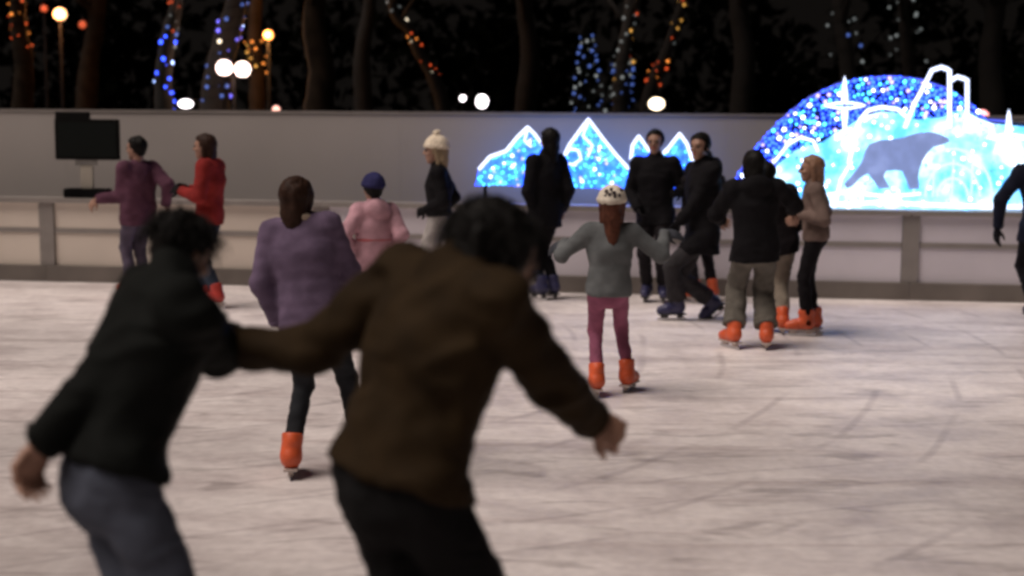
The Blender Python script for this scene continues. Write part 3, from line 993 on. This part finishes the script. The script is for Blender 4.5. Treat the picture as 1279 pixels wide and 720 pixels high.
OFFM = .75
mts = [
    ('wide lit mountain peak with a low left shoulder, left of the black coat', [(594, 231), (598, 212), (612, 196), (632, 189), (646, 172), (659, 159), (668, 168), (678, 182), (690, 198), (704, 216), (708, 233)], [(600, 600)]),
    ('tallest lit mountain peak, right of the black coat', [(694, 234), (700, 205), (712, 180), (735, 149), (752, 172), (768, 192), (786, 212), (794, 236)], None),
    ('pair of small lit mountain peaks behind the two black jackets', [(780, 237), (788, 200), (790, 182), (798, 170), (806, 182), (820, 200), (836, 184), (849, 167), (858, 180), (866, 204), (868, 238)], None),
]
for i, (lab, poly, _) in enumerate(mts):
    off = OFFM + .05 * i
    c = on_plane(sum(p[0] for p in poly) / len(poly), 300, off); c[2] = 0
    root = thing('mountain_light_display', lab, 'light display', tuple(c), 'lit mountain peaks on the boards')
    panel(root, 'net_panel', poly, off, .03, GLOW)
    rope(root, poly[1:-1], off - .03, .016)
    rr = random.Random(20 + i)
    pts = scatter(poly, 260, 3.6, rr=rr)
    rr.shuffle(pts)
    bulbs_on(root, pts, off - .015, [BLUE, CYAN, WHITE, VIOLET], [7, 4, .35, .5], .013, rr)
    if i == 1:
        rope(root, [(703, 198), (712, 186), (722, 188), (726, 199), (716, 206), (706, 204)], off - .035, .011, True)
        rope(root, [(735, 152), (728, 170), (740, 182), (734, 196)], off - .035, .010)
    if i == 0:
        rope(root, [(659, 162), (655, 176), (664, 184)], off - .035, .010)
    legs(root, [poly[0][0] + 12, poly[-1][0] - 12], poly[0][1] - 1, off)

OFFB = .55
dome = [(912, 263), (912, 240), (922, 218), (940, 190), (960, 166), (985, 142), (1012, 122), (1045, 106), (1080, 98), (1115, 96), (1150, 100), (1185, 112), (1212, 130), (1232, 150), (1262, 152), (1300, 156), (1330, 180), (1345, 264)]
c = on_plane(1110, 300, OFFB); c[2] = 0
root = thing('bear_light_display', 'huge domed blue light display with a dark walking bear, above the rink boards', 'light display', tuple(c))
panel(root, 'net_panel', dome, OFFB, .04, NET)
rope(root, [p for p in dome[1:15]], OFFB - .01, .012, mat=emit('blue_rope_light', (0.10, .14, .9), .8), name='rim_rope_light')
inner = [(945, 262), (950, 235), (966, 212), (990, 190), (1012, 182), (1028, 178), (1046, 165), (1060, 158), (1078, 146), (1100, 140), (1128, 142), (1145, 150), (1180, 146), (1200, 136), (1222, 148), (1240, 155), (1300, 160), (1322, 190), (1335, 262)]
panel(root, 'glow_panel', inner, OFFB - .035, .03, GLOWW)
bear = [(1081, 188), (1086, 180), (1100, 175), (1115, 174), (1128, 172), (1140, 168), (1152, 165), (1164, 165), (1174, 168), (1184, 172), (1187, 177), (1178, 181), (1166, 184), (1159, 191), (1153, 200), (1149, 211), (1147, 222), (1149, 236),
        (1136, 237), (1132, 225), (1127, 214), (1117, 213), (1107, 214), (1104, 221), (1112, 235), (1098, 236), (1090, 225), (1084, 217), (1074, 223), (1066, 232), (1058, 236), (1054, 230), (1062, 222), (1070, 212), (1076, 203), (1079, 195)]
panel(root, 'bear_silhouette', bear, OFFB - .085, .03, backlit('dim_backlit_bear', (.17, .23, .50), (.21, .28, .60), (.28, .36, .72), .9, 6.0))
rr = random.Random(5)
band = [p for p in dome[1:14]] + [(1225, 152), (1180, 146), (1145, 148), (1128, 140), (1100, 138), (1078, 144), (1046, 162), (1012, 180), (990, 190), (966, 210), (948, 236), (940, 262)]
pts = scatter(band, 430, 5.0, rr=rr); rr.shuffle(pts)
bulbs_on(root, pts, OFFB - .02, [BLUE, CYAN, WHITE, VIOLET], [8, 3, 1, 1.5], .018, rr)
pts = [p for p in scatter(inner, 240, 7.0, rr=rr) if not inside(p, bear)]
bulbs_on(root, pts, OFFB - .05, [CYAN, WHITE, BLUE], [5, 5, 1], .014, rr, keep=0)
# rope outlines: ice towers, snow crest, stars, dome of the igloo and the footing
rope(root, [(1130, 160), (1143, 128), (1152, 112), (1164, 88), (1176, 84), (1186, 88), (1186, 160)], OFFB - .07, .020)
rope(root, [(1186, 102), (1196, 96), (1208, 100), (1208, 166)], OFFB - .07, .020)
rope(root, [(1060, 205), (1066, 180), (1074, 150), (1084, 138), (1102, 134), (1122, 137), (1132, 146)], OFFB - .07, .018)
rope(root, [(1042, 262), (1050, 225), (1064, 202)], OFFB - .07, .014)
rope(root, [(965, 205), (985, 180), (1000, 172), (1016, 176), (1022, 190)], OFFB - .07, .014)
for (cx, cy, a, b) in ((1055, 132, 26, 36), (1260, 172, 28, 34)):
    st = []
    for k in range(16):
        an_ = 2 * math.pi * k / 16
        q = .10 + .90 * abs(math.cos(2 * an_)) ** 5
        st.append((cx + math.sin(an_) * a * q, cy - math.cos(an_) * b * q))
    rope(root, st, OFFB - .09, .013, True, name='star_rope_light')
for rad in (52, 36, 20):
    rope(root, [(1190 + rad * .95 * math.cos(t), 246 - rad * 1.15 * math.sin(t)) for t in np.linspace(0, math.pi, 14)], OFFB - .07, .012, mat=emit('pale_cyan_rope_light', (.45, .85, 1.0), 1.8))
for k in range(3):
    x = 1165 + k * 24
    rope(root, [(x, 246), (x + 2, 205 - 6 * (k == 1))], OFFB - .07, .010, mat=emit('pale_cyan_rope_light', (.45, .85, 1.0), 1.8))
rope(root, [(1036, 256), (1100, 253), (1180, 257), (1262, 259), (1330, 260)], OFFB - .07, .022)
rope(root, [(1030, 244), (1060, 240), (1110, 246), (1150, 242)], OFFB - .07, .016)
legs(root, [930, 1040, 1150, 1260], 262, OFFB)

# ------------------------------------------------------------------ the park beyond: trees, light strings, lamps
BARK3 = plain('brown_bark', (0.02, 0.0135, 0.009), .95, 0, 5, .5, .6, .1)
BARK_LAMPLIT = plain('lamplit_bark', (0.04, 0.027, 0.018), .95, 0, 5, .5, .6, .1)  # lighter copy for one trunk, its lamplight put into the bark colour
BARK = plain('bark', (0.008, 0.006, 0.0045), .9, 0, 5, .5, .6)
LEAF = plain('dark_leaves', (0.0014, 0.0015, 0.0011), .95, 0, 3, .5, 0, 0.0)
HEDGE = plain('dark_leaves', (0.004, 0.005, 0.004), .9, 0, 3, .5, 0, .05)


def leaves(m, c, rad, n, size, rr):
    for _ in range(n):
        v = np.array([rr.gauss(0, 1) for _ in range(3)]); v = v / np.linalg.norm(v) * rr.random() ** .4
        p = np.array(c) + v * np.array(rad)
        a = unit([rr.gauss(0, 1) for _ in range(3)]); b = unit(np.cross(a, [rr.gauss(0, 1) for _ in range(3)]))
        s = size * rr.uniform(.6, 1.4)
        m.add([p - a * s, p + b * s * .5, p + a * s, p - b * s * .5], [(0, 1, 2, 3)])


TREES = {}


def tree(key, px, Y, r0_, label, crown=True, seed=0, bark=None):
    """px: pixel polyline of the trunk, lowest point first; it is rooted in the ground"""
    rr = random.Random(seed)
    P = [at(x, y, Y) for x, y in px]
    base = P[0] * [1, 1, 0] + (P[0] - P[1]) * [.3, .3, 0]; base[2] = -.018
    t = P[-1] + unit(P[-1] - P[-2]) * 1.0
    pts = [base] + P + [t]
    # smooth resample
    Q = []
    for i in range(len(pts) - 1):
        for s in np.linspace(0, 1, 6)[:-1]:
            p0, p1, p2, p3 = pts[max(i - 1, 0)], pts[i], pts[i + 1], pts[min(i + 2, len(pts) - 1)]
            Q.append(.5 * ((2 * p1) + (-p0 + p2) * s + (2 * p0 - 5 * p1 + 4 * p2 - p3) * s * s + (-p0 + 3 * p1 - 3 * p2 + p3) * s ** 3))
    Q.append(pts[-1])
    n = len(Q)
    rads = [r0_ * (1.25 if i == 0 else 1) * (1 - .65 * i / n) * rr.uniform(.93, 1.07) for i in range(n)]
    root = thing('tree', label, 'tree', tuple(base), 'dark trees beyond the fence')
    m = MB(); m.tube(Q, rads, 10)
    tips = [Q[-1]]
    for k in range(7):
        i = int(n * rr.uniform(.5, .98)); p = Q[min(i, n - 1)]
        d = unit([rr.uniform(-1, 1), rr.uniform(-1, 1), rr.uniform(.5, 1.2)]); L = rr.uniform(.9, 1.9)
        br = [p + d * L * s + np.array([0, 0, .25 * s * s]) + np.array([rr.uniform(-.06, .06) for _ in range(3)]) * (s > 0) for s in (0, .35, .7, 1)]
        m.tube(br, [rads[min(i, n - 1)] * .5 * (1 - .75 * s) for s in (0, .35, .7, 1)], 6)
        tips.append(br[-1])
        for _ in range(3):
            q = br[rr.choice((1, 2, 3))]; d2 = unit(d + np.array([rr.uniform(-1, 1) for _ in range(3)]))
            m.tube([q, q + d2 * .4, q + d2 * .8 + UP * .1], [.02, .013, .005], 5)
    m.build('trunk', bark or BARK, root, True)
    if crown:
        m = MB()
        for p in tips:
            leaves(m, p + UP * .5, (.9, .9, .7), 150, .11, rr)
        m.build('crown', LEAF, root)
    TREES[key] = (Q, rads, root)
    return root


def string(key, y0, y1, turns, n, mats, weights, rad, label, seed, spread=1.15, skip=0.0):
    """a light string wound round the trunk between two picture heights"""
    Q, rads, _ = TREES[key]; rr = random.Random(seed)
    arr = np.array(Q)
    cz = lambda y: at(640, y, arr[0][1])[2]
    z0, z1 = cz(y1), cz(y0)
    zs = arr[:, 2]
    pos = lambda z: np.array([np.interp(z, zs, arr[:, j]) for j in range(3)])
    rz = lambda z: float(np.interp(z, zs, rads))
    root = thing('light_string', label, 'string lights', tuple(pos(z0)), 'light strings wound round the trees')
    rl = np.array(root.location); wire = []
    for i in range(n * 4):
        t = i / (n * 4 - 1); z = z0 + (z1 - z0) * t; a = turns * 2 * math.pi * t
        wire.append(pos(z) + (rz(z) * spread + .015) * np.array([math.cos(a), math.sin(a), 0]))
    m = MB(); m.tube(wire, .006, 4); m.build('wire', BLACKM, root)
    for i in range(n):
        if rr.random() < skip:
            continue
        q = wire[i * 4] + np.array([rr.uniform(-.02, .02) for _ in range(3)])
        mt = rr.choices(mats, weights)[0]
        link('bulb', bulb_mesh(mt, rad * rr.choice((.65, 1.0, 1.3))), None, root, Vector(q - rl))


tree('a', [(206, 150), (204, 100), (210, 50), (219, 10), (226, -60), (235, -180)], 21.0, .16, 'leaning tree with blue lights low down and orange lights above', seed=1)
tree('b', [(268, 150), (272, 95), (284, 45), (296, 0), (305, -80), (318, -200)], 22.0, .26, 'thick tree wound with violet lights beside the twin globe lamp', seed=2)
tree('c', [(322, 150), (321, 90), (318, 40), (322, -30), (320, -150)], 24.5, .17, 'tree trunk lit amber by the globe lamp beside it', seed=3, bark=BARK_LAMPLIT)
tree('d', [(556, 150), (541, 96), (524, 66), (512, 38), (494, 20), (488, -10), (470, -130)], 23.0, .13, 'leaning tree with an orange string on its lower trunk', seed=4)
tree('f', [(775, 150), (776, 100), (782, 50), (788, 0), (792, -120)], 22.5, .16, 'tree wound with gold lights above and blue lights below', seed=5)
tree('g', [(806, 150), (815, 105), (832, 66), (846, 25), (858, -20), (880, -140)], 24.0, .13, 'leaning tree with a thin gold string near the warm floodlight', seed=6)
tree('h', [(1062, 150), (1058, 80), (1050, 20), (1045, -80)], 23.0, .18, 'dim tree with a few white lights behind the star', seed=7)
tree('i', [(1142, 150), (1135, 80), (1128, 10), (1122, -100)], 26.0, .16, 'dim tree with faint white lights behind the ice towers', seed=8)
tree('j', [(398, 150), (402, 90), (392, 30), (396, -40), (380, -160)], 20.0, .24, 'thick bare brown trunk above the purple coat', seed=9, bark=BARK3)
tree('k', [(28, 150), (30, 80), (22, 20), (30, -80)], 24.0, .22, 'dark trunk at the top left corner near the orange lamp', seed=10, bark=BARK3)
tree('l', [(108, 150), (112, 80), (122, 20), (128, -90)], 27.0, .26, 'dim brown trunk above the black monitor', seed=11, bark=BARK3)
tree('m', [(655, 150), (662, 70), (655, 0), (660, -120)], 25.0, .22, 'dark trunk right of the white floodlight', seed=12)
tree('n', [(925, 150), (930, 70), (922, 0), (930, -120)], 24.0, .24, 'dark trunk left of the bear display', seed=13)
tree('o', [(1240, 150), (1236, 70), (1244, 0), (1240, -120)], 23.0, .24, 'dark trunk above the right side of the bear display', seed=14)
tree('p', [(455, 150), (452, 70), (462, 0), (458, -120)], 27.0, .20, 'dark trunk between the bare brown trunk and the orange string', seed=15)

SB = emit('string_blue', (0.03, 0.08, 1.0), 6.0); SBW = emit('string_pale_blue', (0.35, 0.5, 1.0), 8.0)
SV = emit('string_violet', (0.16, 0.14, 0.9), 2.4); SO = emit('string_orange', (1.0, 0.30, 0.05), 2.0); SR = emit('string_red', (1.0, 0.12, 0.03), 1.2)
SG = emit('string_gold', (1.0, 0.50, 0.10), 1.3); SW = emit('string_white', (1.0, 0.85, 0.62), 3.0); SD = emit('string_dim_white', (0.5, 0.55, 0.55), .5)
SDB = emit('string_dim_blue', (0.12, 0.22, 0.75), .7)
string('a', 36, 138, 11, 74, [SB, SBW, SDB], [6, 3, 2], .027, 'bright blue light string low on the leaning tree, beside the oval floodlight', 1, spread=.65, skip=.12)
string('a', -8, 60, 7, 46, [SR, SO, SD], [5, 2, 3], .020, 'orange and red light string high on the leaning tree', 2, skip=.35, spread=.7)
string('b', -6, 136, 10, 95, [SV, SDB, SBW, SW], [3, 6, .6, .2], .025, 'violet light string round the thick tree by the twin globes', 3, skip=.5, spread=.9)
string('c', 52, 92, 4, 26, [SO, SG], [3, 2], .020, 'amber light string behind the twin globe lamp', 4, skip=.2)
string('d', 42, 96, 7, 46, [SO, SW, SR], [3, .7, 6], .021, 'orange light string on the leaning tree left of the white floodlight', 5, spread=.6)
string('d', -5, 26, 2, 6, [SW, SD], [1, 1], .024, 'few white lights high above the orange string', 6)
string('f', -5, 80, 8, 52, [SR, SD, SG], [3, 5, 1.5], .021, 'gold light string high on the tree above the hatted child', 7, skip=.25, spread=.7)
string('f', 66, 132, 7, 60, [SDB, SD, SG], [6, 3, .6], .022, 'dim blue light string under the gold one', 8, spread=1.3, skip=.3)
string('g', -5, 62, 7, 40, [SG, SR, SD], [2, 3, 2], .020, 'thin gold light string leaning right of the blue one', 9, skip=.3, spread=.6)
string('g', 74, 104, 3, 16, [SO, SR], [1, 2], .020, 'dull orange lights just above the warm floodlight', 10, skip=.3)
string('h', 2, 74, 4, 16, [SD, SDB], [4, 1], .022, 'sparse white lights on the dim tree behind the star', 11, spread=1.9, skip=.2)
string('i', -5, 72, 4, 20, [SD], [1], .022, 'sparse faint white lights behind the ice towers', 12, spread=2.6, skip=.2)

string('k', 4, 76, 5, 34, [SR, SO], [4, 1], .020, 'added dull red orange lights imitating lamplit foliage on the dark trunk at the top left corner', 13, skip=.4, spread=.9)  # added string, its bulbs imitate foliage lit orange by the lamp

# clipped conical shrub with a blue net of lights
cY = 20.5; cb = at(737, 150, cY); root = thing('conical_shrub', 'narrow conical shrub draped with dim blue lights above the tallest lit peak', 'shrub', (cb[0], cb[1], -.018))
ctop = at(731, 40, cY)[2]; rr = random.Random(9); m = MB()
for k in range(26):
    t = k / 25; z = .25 + (ctop - .25) * t
    leaves(m, (cb[0] - .06 * t, cb[1], z), (.40 * (1 - t) + .05, .40 * (1 - t) + .05, .12), 46, .05, rr)
m.build('crown', HEDGE, root)
m = MB(); m.tube([(cb[0], cb[1], -.018), (cb[0], cb[1], ctop * .8)], .04, 8); m.build('trunk', BARK, root)
net = thing('light_string', 'dim blue light net on the narrow conical shrub', 'string lights', (cb[0], cb[1], .5), 'light strings wound round the trees')
for k in range(75):
    t = (k / 75) * .75 + .25; a = k * 2.4; r = .40 * (1 - t) + .09; z = .25 + (ctop - .25) * t
    q = np.array([cb[0] - .06 * t + r * math.cos(a), cb[1] + r * math.sin(a), z])
    link('bulb', bulb_mesh(rr.choices([SDB, SD, SBW], [7, 4, .3])[0], .020 * rr.choice((.7, 1, 1.3))), None, net, Vector(q - np.array(net.location)))


def globe_lamp(px, py, Y, r, mat, label, arm=None, power=0, col=(1, .7, .4)):
    p = at(px, py, Y); b = p * [1, 1, 0] + UP * -.018
    gl = [p]
    if arm:
        p2 = at(*arm, Y); gl.append(p2); b = (p + p2) / 2 * [1, 1, 0] + UP * -.018
    root = thing('street_lamp', label, 'street lamp', tuple(b), 'lit lamps beyond the fence')
    zt = min(g[2] for g in gl) - r * 1.1
    m = MB(); m.tube([b, b + UP * .5, b + UP * (zt + .018)], [.06, .035, .025], 10); m.build('pole', BLACKM, root, True)
    if arm:
        m = MB(); m.tube([gl[0] - UP * r * 1.05, gl[1] - UP * r * 1.05], .022, 8); m.build('crossarm', BLACKM, root)
    for g in gl:
        m = MB(); m.ball(g, r, 3); o = m.build('globe', mat, root, True)
        m = MB(); m.tube([g - UP * r * 1.12, g - UP * r * .86], [r * .35, r * .45], 10); m.build('globe_collar', BLACKM, root)
        if power:
            ld = bpy.data.lights.new('lamp_light', 'POINT'); ld.energy = power; ld.color = col; ld.shadow_soft_size = r * 1.05
            lo = bpy.data.objects.new('lamp_light', ld); COL.objects.link(lo); lo.parent = root
            lo.location = Vector(g - b + np.array([0, -r * 1.3, 0]))


def flood(px, py, Y, w, h, mat, label):
    p = at(px, py, Y); b = np.array([p[0], p[1], -.018])
    root = thing('floodlight', label, 'floodlight', tuple(b), 'lit lamps beyond the fence')
    m = MB(); m.tube([b + np.array([0, .12, 0]), p + np.array([0, .12, 0])], .025, 8); m.build('post', BLACKM, root)
    m = MB(); m.box(p + np.array([0, .06, 0]), (w * 1.12, 0, 0), (0, 0, h * 1.15), (0, .06, 0), min(w, h) * .4); m.build('housing', BLACKM, root)
    m = MB(); m.ball(p, 1.0, 3, (w, .03, h)); m.build('lens', mat, root, True)


LWARM = emit('lamp_warm', (1.0, 0.52, 0.22), 4.5); LAMB = emit('lamp_amber', (1.0, 0.40, 0.10), 4.0); LPINK = emit('lamp_white', (1.0, 0.74, 0.66), 7.0)
LWHT = emit('lamp_cold_white', (1.0, 0.90, 0.92), 7.0); LRED = emit('lamp_red', (1.0, 0.16, 0.06), .7); LCRM = emit('lamp_cream', (1.0, 0.80, 0.55), 5.0)
globe_lamp(75, 18, 25, .11, LWARM, 'warm orange globe lamp at the top left', power=110, col=(1, .38, .12))
globe_lamp(55, 11, 26, .06, LRED, 'small dim red lamp beside the orange globe')
globe_lamp(335, 44, 23.2, .08, LAMB, 'single amber globe lamp above the twin globes', power=120, col=(1, .4, .1))
globe_lamp(280, 85, 21.2, .115, LPINK, 'twin white globe lamp in front of the violet lit tree', arm=(303, 87), power=25, col=(1, .6, .4))
flood(232, 130, 18.5, .095, .056, LWHT, 'white oval floodlight just above the fence, beside the blue string')
flood(345, 137, 18.5, .05, .05, emit('lamp_pink', (1.0, .5, .4), 2.0), 'small pinkish light at the fence top, right of the twin globes')
flood(602, 127, 18.8, .08, .09, LWHT, 'bright white floodlight above the fence beside a small one')
flood(578, 123, 18.8, .04, .04, LWHT, 'small white floodlight left of the bright white one')
flood(820, 130, 18.6, .105, .082, LCRM, 'cream rectangular floodlight above the black jackets')
flood(1226, 147, 18.6, .10, .10, emit('lamp_rose', (1.0, .35, .35), 3.0), 'rose floodlight peeping over the dome of the bear display')
flood(103, 31, 27.0, .07, .07, LRED, 'faint orange light between the trunks, right of the orange globe')

# far dark wood and a dim building that close the view behind the trees
m = MB(); rr = random.Random(31)
for i in range(150):
    x = rr.uniform(-26, 26); y = rr.uniform(33, 38); z = rr.uniform(.5, 7.5)
    leaves(m, (x, y, z), (1.7, 1.0, 1.4), 90, .26, rr)
o = m.build('treeline', LEAF, loc=(0, 33, 0)); o['kind'] = 'stuff'; o['label'] = 'dark wooded mass closing the view behind the lamps'
m = MB(); m.box((0, 44, 4.6), (40, 0, 0), (0, 3, 0), (0, 0, 4.6)); o = m.build('wall', plain('dark_render', (.004, .0035, .003), .9, 0, .5, .3), None)
b_root = thing('building', 'long unlit dark building behind the far wood', 'building', (0, 41, 0))
o.name = 'facade'; o.parent = b_root; o.location = (0, -41, 0)
m = MB()
m.box((0, 44, 9.3), (40.4, 0, 0), (0, 3.4, 0), (0, 0, .12)); m.build('roof', BLACKM, b_root)

# ------------------------------------------------------------------ light, sky, camera
SUN_EL, SUN_AZ = 60.0, -112.0        # high rink floodlighting from the left
w = bpy.data.worlds.new('World'); scene.world = w; w.use_nodes = True
N = w.node_tree.nodes; L = w.node_tree.links
bg = N['Background']
sky = N.new('ShaderNodeTexSky'); sky.sky_type = 'NISHITA'; sky.sun_disc = False
sky.sun_elevation = R(SUN_EL); sky.sun_rotation = R(SUN_AZ)
L.new(sky.outputs['Color'], bg.inputs['Color']); bg.inputs['Strength'].default_value = 0.0004
sl = bpy.data.lights.new('sun', 'SUN'); sl.energy = 2.85; sl.angle = R(40); sl.color = (1.0, 0.86, 0.775)
so = bpy.data.objects.new('sun', sl); COL.objects.link(so)
az, elv = R(SUN_AZ), R(SUN_EL)
sdir = Vector((math.sin(az) * math.cos(elv), math.cos(az) * math.cos(elv), math.sin(elv)))
so.rotation_euler = sdir.to_track_quat('Z', 'Y').to_euler()

cam = bpy.data.cameras.new('camera'); co = bpy.data.objects.new('camera', cam); COL.objects.link(co)
cam.sensor_width = 36.0; cam.lens = 36.0 * FPX / PW; cam.clip_start = .05; cam.clip_end = 1000
M = Matrix(((cright[0], cup[0], -fwd[0], 0), (cright[1], cup[1], -fwd[1], 0), (cright[2], cup[2], -fwd[2], CAMZ), (0, 0, 0, 1)))
co.matrix_world = M
cam.dof.use_dof = True; cam.dof.focus_distance = 8.2
cam.dof.aperture_fstop = (cam.lens / 1000) / .036
scene.camera = co

vs = scene.view_settings
vs.view_transform = 'Standard'; vs.look = 'None'; vs.exposure = 0.0; vs.gamma = 1.0; vs.use_curve_mapping = False
scene.render.engine = 'CYCLES'
scene.cycles.use_denoising = True
scene.cycles.pixel_filter_type = 'BLACKMAN_HARRIS'; scene.cycles.filter_width = 3.0
scene.cycles.max_bounces = 5; scene.cycles.sample_clamp_indirect = 3.0
for x in WARN:
    print('WARN', x)
